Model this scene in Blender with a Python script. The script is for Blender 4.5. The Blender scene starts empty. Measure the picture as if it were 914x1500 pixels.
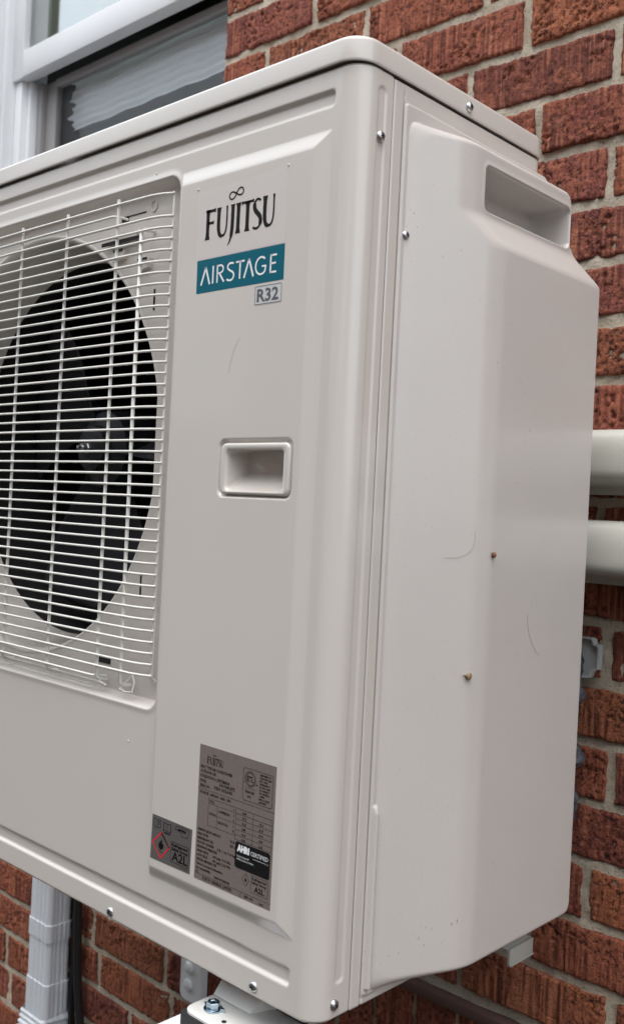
import bpy, bmesh, math, random
import numpy as np
from mathutils import Matrix, Vector
scene = bpy.context.scene
COL = scene.collection
random.seed(7); rng = np.random.default_rng(11)
R = math.radians

# ------------------------------------------------------------------ camera
CAM = np.array([0.50761, -0.57345, 0.40663])
cx = np.array([0.73150968, 0.68005379, 0.04919795])
cy = np.array([0.03900655, 0.03029795, -0.99877952])
cf = np.array([-0.68071439, 0.73253593, -0.00436331])
cam = bpy.data.cameras.new('camera'); camo = bpy.data.objects.new('camera', cam); COL.objects.link(camo)
M = Matrix.Identity(4)
for i in range(3):
    M[i][0] = cx[i]; M[i][1] = -cy[i]; M[i][2] = -cf[i]; M[i][3] = CAM[i]
camo.matrix_world = M
cam.sensor_fit = 'VERTICAL'; cam.sensor_height = 36; cam.lens = 1440/1500*36
cam.clip_start = 0.02; cam.clip_end = 2000
cam.dof.use_dof = True; cam.dof.focus_distance = 0.95; cam.dof.aperture_fstop = 10
scene.camera = camo

# ------------------------------------------------------------------ light
SUN_EL, SUN_AZ = 71, 150          # azimuth: degrees from +Y towards +X
world = bpy.data.worlds.new('World'); scene.world = world; world.use_nodes = True
nt = world.node_tree; bg = nt.nodes['Background']
sky = nt.nodes.new('ShaderNodeTexSky'); sky.sky_type = 'NISHITA'; sky.sun_disc = False
sky.sun_elevation = R(SUN_EL); sky.sun_rotation = R(SUN_AZ)
sky.air_density = 1.0; sky.dust_density = 7.0; sky.ozone_density = 1.0
# thin, nearly unbroken cloud over the blue
tc_ = nt.nodes.new('ShaderNodeTexCoord'); cn = nt.nodes.new('ShaderNodeTexNoise'); cn.inputs['Scale'].default_value = 2.2; cn.inputs['Detail'].default_value = 5
cr_ = nt.nodes.new('ShaderNodeValToRGB'); cr_.color_ramp.elements[0].position = .3; cr_.color_ramp.elements[0].color = (.62,)*3+(1,); cr_.color_ramp.elements[1].position = .7; cr_.color_ramp.elements[1].color = (.92,)*3+(1,)
cm = nt.nodes.new('ShaderNodeMix'); cm.data_type = 'RGBA'; cm.inputs[7].default_value = (6.2, 6.75, 7.2, 1)
nt.links.new(tc_.outputs['Generated'], cn.inputs['Vector']); nt.links.new(cn.outputs[0], cr_.inputs[0]); nt.links.new(cr_.outputs[0], cm.inputs[0])
nt.links.new(sky.outputs[0], cm.inputs[6]); nt.links.new(cm.outputs[2], bg.inputs[0]); bg.inputs[1].default_value = 0.15
sl = bpy.data.lights.new('sun', 'SUN'); sl.energy = 1.0; sl.angle = R(50); sl.color = (1, .98, .95)
so = bpy.data.objects.new('sun', sl); COL.objects.link(so)
sd_ = Vector((math.sin(R(SUN_AZ))*math.cos(R(SUN_EL)), math.cos(R(SUN_AZ))*math.cos(R(SUN_EL)), math.sin(R(SUN_EL))))
so.rotation_euler = sd_.to_track_quat('Z', 'Y').to_euler()
scene.view_settings.view_transform = 'Standard'; scene.view_settings.look = 'None'
scene.view_settings.exposure = 0.95; scene.view_settings.gamma = 1
scene.render.resolution_x = 623; scene.render.resolution_y = 1024

# ------------------------------------------------------------------ materials
def mat(name, col, rough=.5, metal=0., spec=.5, coat=0.):
    m = bpy.data.materials.new(name); m.use_nodes = True
    b = m.node_tree.nodes['Principled BSDF']
    b.inputs['Base Color'].default_value = (*col, 1); b.inputs['Roughness'].default_value = rough
    b.inputs['Metallic'].default_value = metal; b.inputs['Specular IOR Level'].default_value = spec
    b.inputs['Coat Weight'].default_value = coat
    return m
def N(m, t, **kw):
    n = m.node_tree.nodes.new(t)
    for k, v in kw.items():
        if k in n.inputs: n.inputs[k].default_value = v
        else: setattr(n, k, v)
    return n
def L(m, a, b): m.node_tree.links.new(a, b)
def B(m): return m.node_tree.nodes['Principled BSDF']
def coord(m, scale=(1,1,1), kind='Object'):
    t = N(m, 'ShaderNodeTexCoord'); mp = N(m, 'ShaderNodeMapping'); mp.inputs['Scale'].default_value = scale
    L(m, t.outputs[kind], mp.inputs[0]); return mp.outputs[0]
def noise(m, vec, scale, detail=3, rough=.5):
    n = N(m, 'ShaderNodeTexNoise', Scale=scale, Detail=detail, Roughness=rough); L(m, vec, n.inputs['Vector']); return n.outputs[0]
def ramp(m, fac, stops):
    r = N(m, 'ShaderNodeValToRGB'); e = r.color_ramp.elements
    while len(e) < len(stops): e.new(.5)
    for i, (p, c) in enumerate(stops):
        e[i].position = p; e[i].color = (*c, 1) if len(c) == 3 else c
    L(m, fac, r.inputs[0]); return r.outputs[0]
def mix(m, fac, a, b, mode='MIX'):
    x = N(m, 'ShaderNodeMix', data_type='RGBA', blend_type=mode)
    for i, v in ((0, fac), (6, a), (7, b)):
        if hasattr(v, 'type') and hasattr(v, 'links'): L(m, v, x.inputs[i])
        elif i == 0: x.inputs[0].default_value = v
        else: x.inputs[i].default_value = (*v, 1)
    return x.outputs[2]
def bump(m, h, strength, dist, prev=None):
    b = N(m, 'ShaderNodeBump', Strength=strength, Distance=dist); L(m, h, b.inputs['Height'])
    if prev: L(m, prev, b.inputs['Normal'])
    return b.outputs[0]

def painted(name, col, rough, dirt=.12, speck=0., coat=0.):
    m = mat(name, col, rough)
    v = coord(m)
    n1 = noise(m, v, 5, 5, .6); n2 = noise(m, v, 900, 2); n3 = noise(m, v, 60, 4, .7)
    grime = ramp(m, n1, [(.35, tuple(c*(1-dirt) for c in col)), (.7, col)])
    c = grime
    if speck:
        vv = coord(m, (1, 1, .35)); s1 = noise(m, vv, 420, 2, .5)
        reg = noise(m, v, 9, 2, .6)
        a = ramp(m, s1, [(.715, (0,0,0)), (.76, (.9,.9,.9))]); b = ramp(m, reg, [(.52, (0,0,0)), (.66, (1,1,1))])
        f = mix(m, 1., a, b, 'MULTIPLY')
        c = mix(m, f, c, (.13, .10, .07))
        s2 = noise(m, v, 1100, 0, .5); f2 = ramp(m, s2, [(.83, (0,0,0)), (.86, (.8,.8,.8))])
        c = mix(m, f2, c, (.2, .13, .08))
        # fine vertical scratches
        vs = coord(m, (1, 1, .03)); s3 = noise(m, vs, 500, 1, .4)
        f3 = ramp(m, s3, [(.74, (0,0,0)), (.78, (.25,.25,.25))]); c = mix(m, f3, c, tuple(x*.75 for x in col))
    L(m, c, B(m).inputs['Base Color'])
    rr = ramp(m, n3, [(.3, (rough*.96,)*3), (.75, (rough*1.06,)*3)]); L(m, rr, B(m).inputs['Roughness'])
    L(m, bump(m, n2, .06, .0006), B(m).inputs['Normal'])
    B(m).inputs['Coat Weight'].default_value = coat; B(m).inputs['Coat Roughness'].default_value = .12
    return m
IV = (.648, .610, .566)
M_panel = painted('ivory_paint', IV, .25, .03, coat=.6)
M_lid = painted('ivory_paint_lid', (.648, .611, .570), .25, .03, coat=.6)
M_cover = painted('ivory_plastic', (.614, .577, .545), .33, .05, speck=1, coat=.3)
M_wire = painted('grille_coating', (.80, .79, .75), .28, .05)
M_white = painted('white_bracket_paint', (.78, .77, .74), .35, .25, speck=1)
M_vinyl = painted('white_vinyl', (.82, .84, .86), .35, .08)
M_downspout = painted('white_aluminium', (.80, .84, .89), .4, .15, speck=1)
M_duct = painted('cream_duct_plastic', (.60, .60, .54), .33, .06)
M_channel = painted('grey_white_plastic', (.5, .52, .52), .45, .1)
M_black = mat('black_plastic', (.012, .012, .014), .4)
M_fan = mat('dark_fan_plastic', (.010, .0115, .015), .5, spec=.3)
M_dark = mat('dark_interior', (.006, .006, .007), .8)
M_coil = mat('coil_fins', (.012, .012, .013), .5, .3)
M_zinc = mat('zinc_screw', (.55, .56, .58), .28, 1.)
M_bolt = mat('zinc_bolt', (.40, .50, .58), .25, 1.)
M_rubber = mat('black_rubber', (.018, .018, .02), .7)
_n = noise(M_rubber, coord(M_rubber), 300, 3); L(M_rubber, bump(M_rubber, _n, .5, .001), B(M_rubber).inputs['Normal'])
_n = noise(M_zinc, coord(M_zinc), 700, 3); L(M_zinc, ramp(M_zinc, _n, [(.3, (.2,)*3), (.8, (.45,)*3)]), B(M_zinc).inputs['Roughness'])
M_ink = mat('black_ink', (.010, .007, .007), .5, spec=.15)
M_inkgrey = mat('grey_ink', (.11, .115, .13), .5, spec=.2)
M_teal = mat('teal_print', (.0015, .115, .165), .45, spec=.15)
M_wprint = mat('white_print', (.85, .87, .88), .45)
M_film = mat('clear_label_film', (.645, .605, .578), .22)
M_rlabel = mat('pale_grey_label', (.60, .60, .60), .35)
M_foil = mat('silver_foil_label', (.26, .215, .20), .38, .25)
_n = noise(M_foil, coord(M_foil), 1500, 2); L(M_foil, ramp(M_foil, _n, [(.3, (.20, .165, .15)), (.7, (.29, .245, .228))]), B(M_foil).inputs['Base Color'])
M_foil2 = mat('grey_foil_label', (.20, .185, .185), .4, .5)
M_tinyink = mat('label_ink', (.018, .012, .012), .5)
M_blacklabel = mat('black_badge', (.008, .008, .009), .35)
M_red = mat('red_print', (.80, .02, .045), .5, spec=.2)
M_conduit = mat('blue_grey_film', (.10, .115, .15), .25)
_n = noise(M_conduit, coord(M_conduit), 120, 4); L(M_conduit, ramp(M_conduit, _n, [(.3, (.035, .037, .045)), (.7, (.13, .14, .17))]), B(M_conduit).inputs['Base Color']); L(M_conduit, bump(M_conduit, _n, .8, .003), B(M_conduit).inputs['Normal'])
M_lintel = mat('brown_painted_steel', (.10, .055, .045), .6)
M_curtain = mat('pale_quilted_cloth', (.86, .91, .95), .8)
M_rustbug = mat('rust_red_shell', (.20, .075, .04), .35)
M_snail = mat('snail_shell', (.28, .20, .11), .4)
M_hair = mat('dark_hair', (.38, .35, .33), .5)
M_lead = mat('grey_screen_frame', (.30, .29, .29), .5)

def brick_mat():
    m = mat('rough_red_brick', (.3, .1, .06), .85, spec=.25)
    v = coord(m); info = N(m, 'ShaderNodeObjectInfo')
    off = N(m, 'ShaderNodeVectorMath', operation='MULTIPLY_ADD')
    cmb = N(m, 'ShaderNodeCombineXYZ')
    for i in range(3): L(m, info.outputs['Random'], cmb.inputs[i])
    off.inputs[1].default_value = (13, 7, 29); L(m, cmb.outputs[0], off.inputs[0]); L(m, v, off.inputs[2])
    vec = off.outputs[0]
    tone = ramp(m, info.outputs['Random'], [(0, (.40, .125, .072)), (.25, (.25, .072, .055)), (.4, (.46, .155, .074)), (.55, (.32, .088, .066)), (.7, (.47, .175, .085)), (.85, (.20, .062, .050)), (1, (.36, .11, .088))])
    n1 = noise(m, vec, 28, 5, .65); n2 = noise(m, vec, 230, 4, .7)
    st = N(m, 'ShaderNodeMapping'); st.inputs['Scale'].default_value = (1, 1, .10); L(m, vec, st.inputs[0])
    n3 = noise(m, st.outputs[0], 380, 3, .75)
    n1 = noise(m, vec, 40, 5, .7)
    cs_ = N(m, 'ShaderNodeMapping'); cs_.inputs['Scale'].default_value = (1, 1, .035); L(m, vec, cs_.inputs[0])
    comb = noise(m, cs_.outputs[0], 235, 2, .45)            # drag marks of the cutting wire
    torn = noise(m, vec, 190, 4, .75)                       # torn clay face
    reg = ramp(m, noise(m, vec, 17, 2, .5), [(.44, (0,)*3), (.56, (1,)*3)])
    gran = noise(m, vec, 620, 3, .7)
    c = mix(m, ramp(m, n1, [(.44, (.0,)*3), (.68, (.7,)*3)]), tone, (.50, .17, .09))
    comb_c = mix(m, ramp(m, comb, [(.40, (.75,)*3), (.50, (0,)*3)]), c, (.11, .035, .026))  # grooves darkened: crevice dirt plus relief shade put into the colour
    comb_c = mix(m, ramp(m, comb, [(.54, (0,)*3), (.62, (.55,)*3)]), comb_c, (.62, .25, .14))  # ridges lightened in colour as if lit, to strengthen the relief
    torn_c = mix(m, ramp(m, torn, [(.40, (.95,)*3), (.49, (0,)*3)]), c, (.07, .024, .018))  # torn hollows coloured dark likewise, for dirt and relief shade
    torn_c = mix(m, ramp(m, torn, [(.55, (0,)*3), (.65, (.6,)*3)]), torn_c, (.60, .24, .14))
    c = mix(m, reg, comb_c, torn_c)
    c = mix(m, ramp(m, gran, [(.36, (.7,)*3), (.47, (0,)*3)]), c, (.11, .038, .028))
    c = mix(m, ramp(m, torn, [(.30, (.75,)*3), (.38, (0,)*3)]), c, (.08, .028, .022))
    n4 = noise(m, vec, 11, 3, .6)
    c = mix(m, ramp(m, n4, [(.62, (0,)*3), (.8, (.4,)*3)]), c, (.44, .24, .18))
    L(m, c, B(m).inputs['Base Color'])
    b1 = bump(m, comb, .8, .006); b0 = bump(m, torn, .9, .006, b1); b2 = bump(m, gran, .6, .002, b0); L(m, b2, B(m).inputs['Normal'])
    return m
M_brick = brick_mat()
def mortar_mat():
    m = mat('sandy_mortar', (.4, .36, .31), .95, spec=.2)
    v = coord(m); n1 = noise(m, v, 25, 4, .6); n2 = noise(m, v, 330, 5, .8); n3 = noise(m, v, 3, 3)
    c = ramp(m, n1, [(.3, (.68, .585, .45)), (.7, (.87, .775, .63))])
    c = mix(m, ramp(m, n2, [(.36, (.8,)*3), (.47, (0,)*3)]), c, (.30, .255, .195))
    L(m, c, B(m).inputs['Base Color'])
    L(m, bump(m, n2, 1., .006), B(m).inputs['Normal'])
    return m
M_mortar = mortar_mat()
def glass_mat(name, tint, refl):
    m = bpy.data.materials.new(name); m.use_nodes = True; t = m.node_tree
    t.nodes.remove(t.nodes['Principled BSDF']); out = t.nodes['Material Output']
    tr = t.nodes.new('ShaderNodeBsdfTransparent'); tr.inputs[0].default_value = (*tint, 1)
    gl = t.nodes.new('ShaderNodeBsdfGlossy'); gl.inputs['Roughness'].default_value = .015
    fr = t.nodes.new('ShaderNodeFresnel'); fr.inputs[0].default_value = 1.7
    mm = t.nodes.new('ShaderNodeMath'); mm.operation = 'MULTIPLY'; mm.inputs[1].default_value = refl; mm.use_clamp = True
    mx = t.nodes.new('ShaderNodeMixShader')
    mm.operation = 'ADD'; mm.inputs[0].default_value = 0; t.links.new(mm.outputs[0], mx.inputs[0])
    t.links.new(tr.outputs[0], mx.inputs[1]); t.links.new(gl.outputs[0], mx.inputs[2]); t.links.new(mx.outputs[0], out.inputs[0])
    return m
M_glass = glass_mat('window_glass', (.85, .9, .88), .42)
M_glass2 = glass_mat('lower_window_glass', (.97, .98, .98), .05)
def screen_mat():
    m = bpy.data.materials.new('insect_screen_mesh'); m.use_nodes = True; t = m.node_tree
    b = t.nodes['Principled BSDF']; b.inputs['Base Color'].default_value = (.05, .05, .055, 1); b.inputs['Roughness'].default_value = .6
    tr = t.nodes.new('ShaderNodeBsdfTransparent'); mx = t.nodes.new('ShaderNodeMixShader'); mx.inputs[0].default_value = .10
    t.links.new(tr.outputs[0], mx.inputs[1]); t.links.new(b.outputs[0], mx.inputs[2]); t.links.new(mx.outputs[0], t.nodes['Material Output'].inputs[0])
    return m
M_screen = screen_mat()

# ------------------------------------------------------------------ helpers
def link(name, me, m=None, parent=None):
    o = bpy.data.objects.new(name, me); COL.objects.link(o)
    if m is not None and me is not None and not me.materials: me.materials.append(m)
    if parent: o.parent = parent
    return o
def npmesh(name, V, F, smooth=True):
    me = bpy.data.meshes.new(name)
    V = np.asarray(V, float); F = np.asarray(F, np.int32)
    k = F.shape[1]
    me.vertices.add(len(V)); me.vertices.foreach_set('co', V.ravel())
    me.loops.add(F.size); me.loops.foreach_set('vertex_index', F.ravel())
    me.polygons.add(len(F)); me.polygons.foreach_set('loop_start', np.arange(0, F.size, k, dtype=np.int32))
    me.update(calc_edges=True); me.validate()
    me.polygons.foreach_set('use_smooth', [smooth]*len(me.polygons))
    return me
def grid_faces(nu, nv):
    i = np.arange(nu*nv).reshape(nu, nv)
    return np.stack([i[:-1, :-1].ravel(), i[1:, :-1].ravel(), i[1:, 1:].ravel(), i[:-1, 1:].ravel()], 1)
class MB:
    def __init__(s): s.bm = bmesh.new()
    def box(s, x0, x1, y0, y1, z0, z1, bev=0, seg=2):
        r = bmesh.ops.create_cube(s.bm, size=1)
        for v in r['verts']:
            v.co = ((x0+x1)/2+v.co.x*(x1-x0), (y0+y1)/2+v.co.y*(y1-y0), (z0+z1)/2+v.co.z*(z1-z0))
        if bev:
            es = list({e for v in r['verts'] for e in v.link_edges})
            bmesh.ops.bevel(s.bm, geom=es, offset=bev, segments=seg, affect='EDGES', profile=.5)
        return s
    def tube(s, pts, rad, n=8, cap=True):
        pts = [Vector(p) for p in pts]; rads = rad if hasattr(rad, '__len__') else [rad]*len(pts)
        rings = []; up = None
        for i, p in enumerate(pts):
            d = (pts[min(i+1, len(pts)-1)]-pts[max(i-1, 0)]).normalized()
            if up is None: up = Vector((0, 0, 1)) if abs(d.z) < .9 else Vector((1, 0, 0))
            a = d.cross(up).normalized(); b = a.cross(d).normalized(); up = b
            rings.append([s.bm.verts.new(p+(a*math.cos(t)+b*math.sin(t))*rads[i]) for t in [2*math.pi*k/n for k in range(n)]])
        for r0, r1 in zip(rings, rings[1:]):
            for k in range(n): s.bm.faces.new((r0[k], r0[(k+1) % n], r1[(k+1) % n], r1[k]))
        if cap: s.bm.faces.new(rings[0][::-1]); s.bm.faces.new(rings[-1])
        return s
    def loft(s, loops, cap0=False, cap1=False, closed=True):
        rs = [[s.bm.verts.new(p) for p in lp] for lp in loops]; n = len(rs[0])
        for a, b in zip(rs, rs[1:]):
            for k in range(n if closed else n-1): s.bm.faces.new((a[k], a[(k+1) % n], b[(k+1) % n], b[k]))
        if cap0: s.bm.faces.new(rs[0][::-1])
        if cap1: s.bm.faces.new(rs[-1])
        return s
    def lathe(s, prof, c, axis='y', n=32, cap0=False, cap1=False):
        # prof: (radius, offset along axis)
        loops = []
        for r, h in prof:
            lp = []
            for k in range(n):
                t = 2*math.pi*k/n; a, b = r*math.cos(t), r*math.sin(t)
                lp.append({'y': (c[0]+a, c[1]+h, c[2]+b), 'x': (c[0]+h, c[1]+a, c[2]+b), 'z': (c[0]+a, c[1]+b, c[2]+h)}[axis])
            loops.append(lp)
        return s.loft(loops, cap0, cap1)
    def prism(s, poly, d0, d1, ax='y'):
        f = {'y': lambda p, d: (p[0], d, p[1]), 'x': lambda p, d: (d, p[0], p[1]), 'z': lambda p, d: (p[0], p[1], d)}[ax]
        return s.loft([[f(p, d0) for p in poly], [f(p, d1) for p in poly]], True, True)
    def done(s, name, m, parent=None, smooth=35):
        bmesh.ops.recalc_face_normals(s.bm, faces=s.bm.faces)
        if smooth:
            for f in s.bm.faces: f.smooth = True
            for e in s.bm.edges:
                if len(e.link_faces) == 2 and e.calc_face_angle(0) > R(smooth): e.smooth = False
        me = bpy.data.meshes.new(name); s.bm.to_mesh(me); s.bm.free()
        return link(name, me, m, parent)
def thing(name, label, cat, loc=(0, 0, 0), group=None):
    o = bpy.data.objects.new(name, None); COL.objects.link(o); o.location = loc; o.empty_display_size = .05
    o['label'] = label; o['category'] = cat
    if group: o['group'] = group
    return o
def tag(o, label, cat, group=None):
    o['label'] = label; o['category'] = cat
    if group: o['group'] = group
    return o
def rrect(x0, x1, z0, z1, r, n=6):
    pts = []
    for (ax, az, t0) in ((x1-r, z1-r, 0), (x0+r, z1-r, 90), (x0+r, z0+r, 180), (x1-r, z0+r, 270)):
        for k in range(n+1):
            t = R(t0+90*k/n); pts.append((ax+r*math.cos(t), az+r*math.sin(t)))
    return pts
def sdrr(x, z, x0, x1, z0, z1, r):
    qx = np.abs(x-(x0+x1)/2)-(x1-x0)/2+r; qz = np.abs(z-(z0+z1)/2)-(z1-z0)/2+r
    return np.hypot(np.maximum(qx, 0), np.maximum(qz, 0))+np.minimum(np.maximum(qx, qz), 0)-r
def ss(t):
    t = np.clip(t, 0, 1); return t*t*(3-2*t)
def fnoise(shape, cells, octaves=4, gain=.55, seed=None):
    g = np.random.default_rng(seed); out = np.zeros(shape); a = 1.; tot = 0
    cu, cv = cells
    for o in range(octaves):
        nu, nv = max(2, int(round(cu))+1), max(2, int(round(cv))+1)
        t = g.random((nu, nv)); u = np.linspace(0, nu-1.001, shape[0]); v = np.linspace(0, nv-1.001, shape[1])
        iu, iv = u.astype(int), v.astype(int); fu, fv = ss(u-iu)[:, None], ss(v-iv)[None]
        w = (t[iu][:, iv]*(1-fu)+t[iu+1][:, iv]*fu)*(1-fv)+(t[iu][:, iv+1]*(1-fu)+t[iu+1][:, iv+1]*fu)*fv
        out += a*w; tot += a; a *= gain; cu *= 2.1; cv *= 2.1
    return out/tot

# ------------------------------------------------------------------ setting: ground
MG = mat('gravel_soil', (.10, .085, .07), .95)
_v = coord(MG); _n = noise(MG, _v, 60, 5, .7); L(MG, ramp(MG, _n, [(.3, (.03, .027, .022)), (.7, (.08, .07, .058))]), B(MG).inputs['Base Color']); L(MG, bump(MG, _n, .8, .03), B(MG).inputs['Normal'])
gz = -1.0
gb = MB(); gb.bm.faces.new([gb.bm.verts.new(p) for p in ((-300, -300, gz), (300, -300, gz), (300, 300, gz), (-300, 300, gz))])
g = gb.done('ground', MG); g['kind'] = 'structure'

# ------------------------------------------------------------------ brick wall
WY = 0.46; P0, PITCH, BL = 0.021, 0.0681, 0.199
wall = thing('brick_wall', 'rough red clay brick house wall behind the heat pump', 'wall', (0, WY, gz))
def brick_mesh(w, h, seed, step=.0021, depth=.03):
    nu, nv = max(5, int(w/step)), max(4, int(h/step))
    u = np.linspace(-w/2, w/2, nu); v = np.linspace(-h/2, h/2, nv)
    U, V = np.meshgrid(u, v, indexing='ij')
    groove = fnoise((nu, nv), (w/.0042, h/.05), 2, .5, seed)
    pits = fnoise((nu, nv), (w/.007, h/.006), 3, .7, seed+1)
    reg = ss((fnoise((nu, nv), (w/.06, h/.04), 1, .5, seed+2)-.42)/.25)
    Y = -(groove-.5)*.0040*(1-reg*.7)+(ss((.42-pits)/.18)*.0032-(pits-.5)*.0026)*(.3+.7*reg)
    ex = fnoise((nu, nv), (w/.02, h/.012), 3, .65, seed+3)-.5; ez = fnoise((nu, nv), (w/.02, h/.012), 3, .65, seed+4)-.5
    eu = np.minimum(U+w/2, w/2-U); ev = np.minimum(V+h/2, h/2-V); e = np.minimum(eu, ev)
    U = U+ex*.0042*(1-np.clip(eu/.012, 0, 1)); V = V+ez*.0042*(1-np.clip(ev/.012, 0, 1))
    Y = Y+.0014*(1-ss(e/.0028))
    T = np.stack([U, Y, V], -1)
    top = T.reshape(-1, 3); idx = np.arange(nu*nv).reshape(nu, nv)
    F = grid_faces(nu, nv)
    ring = np.concatenate([idx[:, 0], idx[-1, 1:], idx[-2::-1, -1], idx[0, -2:0:-1]])
    back = top[ring].copy(); back[:, 1] = depth
    nb = len(top); k = len(ring); b = nb+np.arange(k)
    F2 = np.stack([ring, b, np.roll(b, -1), np.roll(ring, -1)], 1)
    return np.vstack([top, back]), np.vstack([F, F2])
shared = {}
def brick_variant(kind, i):
    key = (kind, i)
    if key not in shared:
        w, h = {'full': (.189, .058), 'half': (.092, .058), 'soldier': (.057, .19)}[kind]
        V, F = brick_mesh(w, h, 100+i*10+len(kind)*977); me = npmesh('brick', V, F); me.materials.append(M_brick); shared[key] = me
    return shared[key]
OX0, OX1, OZ0, OZ1 = -1.60, -0.693, 0.79, 1.905        # window opening
SX0, SX1 = -0.556, 0.345                                # soldier course under the lintel
phase = {13: -.018, 12: -.1163, 14: -.1375, 11: -.02, 15: .001, 16: -.1005, 1: .0178, -1: -.0056, -3: .0315, 3: .0056, 2: -.085, 0: -.09, -2: -.075,
         -6: -.93+.995, -7: -.909+.995, -8: -1.2153+1.393, 8: -.07, 9: .03, 10: -.085, 7: .02}
WX0, WX1 = -2.6, 1.7; r0, r1 = -15, 31
blist = []                                               # (cx, cz, w, h, kind)
for r in range(r0, r1):
    z0 = P0+r*PITCH; zc = z0+PITCH/2
    ph = phase.get(r, (.0 if r % 2 else -.0995)+random.uniform(-.012, .012))
    k0 = int((WX0-ph)/BL)-1; x = ph+k0*BL
    while x < WX1:
        a, b = x+.005, x+BL-.005
        segs = [(a, b)]
        def cut(segs, c0, c1):
            o = []
            for (p, q) in segs:
                if q <= c0 or p >= c1: o.append((p, q))
                else:
                    if p < c0-.02: o.append((p, c0))
                    if q > c1+.02: o.append((c1, q))
            return o
        if OZ0-.02 < zc < OZ1: segs = cut(segs, OX0, OX1)
        if r in (-4, -5, -6): segs = cut(segs, SX0, SX1)
        for (p, q) in segs:
            blist.append(((p+q)/2, zc+random.uniform(-.001, .001), q-p-random.uniform(.001, .004), .0568+random.uniform(-.002, .001), 'run'))
        x += BL
x = SX0+.034
while x < SX1-.02:
    blist.append((x, P0-6*PITCH+.0975+.0035, .057, .19, 'soldier')); x += .0645
def project(p):
    d = np.array(p)-CAM; z = d@cf
    return (457+1440*(d@cx)/z, 750+1440*(d@cy)/z, z) if z > .05 else (1e6, 1e6, 1)
def hidden(u, v):                                        # roughly behind the unit
    return 0 < u < 860 and (268-.36*u if u < 530 else 60+.55*(u-530))+60 < v < (1267+.5*u if u < 480 else 1560-.45*(u-480)*.9)-50 and u < 830
def score(b):
    u, v, z = project((b[0], WY, b[1])); s = b[2]*b[3]/z/z
    if not (-120 < u < 1040 and -60 < v < 1560): s *= .05*math.exp(-(abs(u-457)+abs(v-750))/3000)
    elif hidden(u, v): s *= .1
    return -s
blist.sort(key=score)
SV, SF, so_n = [], [], 0
for i, (bx, bz, w, h, kind) in enumerate(blist):
    proud = random.uniform(-.0015, .0012)
    if i < 299:
        if kind == 'soldier': me = brick_variant('soldier', i % 3); w0, h0 = .057, .19
        elif w > .14: me = brick_variant('full', i % 9); w0, h0 = .189, .058
        else: me = brick_variant('half', i % 3); w0, h0 = .092, .058
        o = link('brick', me, None, wall)
        o.location = (bx, proud-(.001 if kind == 'soldier' else 0), bz-gz)
        o.scale = (w/w0, 1, h/h0)
        o.rotation_euler = (random.uniform(-.01, .01), random.choice((0, math.pi)) if kind != 'soldier' else 0, random.uniform(-.008, .008))
    else:
        V, F = brick_mesh(w, h, i, step=.02); V = V+np.array([bx, proud, bz-gz]); SV.append(V); SF.append(F+so_n); so_n += len(V)
o = link('brick', npmesh('brick_remainder', np.vstack(SV), np.vstack(SF)), M_brick, wall); o['kind'] = 'stuff'
# mortar bed, uneven, a few millimetres behind the brick faces
def mortar_patch(x0, x1, z0, z1, st, seed):
    nu, nv = int((x1-x0)/st)+2, int((z1-z0)/st)+2
    U, V = np.meshgrid(np.linspace(x0, x1, nu), np.linspace(z0, z1, nv), indexing='ij')
    Y = .0037-(fnoise((nu, nv), ((x1-x0)/.05, (z1-z0)/.05), 2, .6, seed)-.5)*.005-(fnoise((nu, nv), ((x1-x0)/.012, (z1-z0)/.012), 2, .6, seed+5)-.5)*.0038
    return np.stack([U, Y, V-gz], -1).reshape(-1, 3), grid_faces(nu, nv)
VV, FF, n0 = [], [], 0
for (a, b, c, d, st, sd) in ((WX0, OX0, P0+r0*PITCH, 2.1, .02, 1), (OX0, OX1, P0+r0*PITCH, OZ0-.012, .006, 2), (OX1, .35, P0+r0*PITCH, 1.35, .0035, 3),
                             (OX1, .35, 1.35, 2.1, .02, 4), (.35, WX1, P0+r0*PITCH, 2.1, .02, 5), (OX0, OX1, OZ1, 2.1, .02, 6)):
    V, F = mortar_patch(a, b, c, d, st, sd); VV.append(V); FF.append(F+n0); n0 += len(V)
link('mortar', npmesh('mortar', np.vstack(VV), np.vstack(FF)), M_mortar, wall)
# window reveal of bricks (their inner ends) and the lintel over the basement opening
rb = MB()
for (a, b) in ((OX0-.03, OX0-.004), (OX1+.004, OX1+.03)): rb.box(a, b, .012, .19, OZ0-gz, OZ1-gz)
rb.box(OX0, OX1, .02, .19, OZ0-gz-.05, OZ0-gz-.02); rb.box(OX0, OX1, .02, .19, OZ1-gz+.002, OZ1-gz+.03)
rb.done('reveal', M_brick, wall)
lb = MB(); lb.box(SX0-.05, SX1+.05, -.012, .02, -.2045-gz, -.191-gz, .0015); lb.done('lintel', M_lintel, wall)
MB().box(WX0, WX1, .19, .2, P0+r0*PITCH-gz, OZ0-gz-.05).box(WX0, OX0, .19, .2, OZ0-gz-.05, 3.1).box(OX1, WX1, .19, .2, OZ0-gz-.05, 3.1).done('inner_wall', M_dark, wall)

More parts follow.
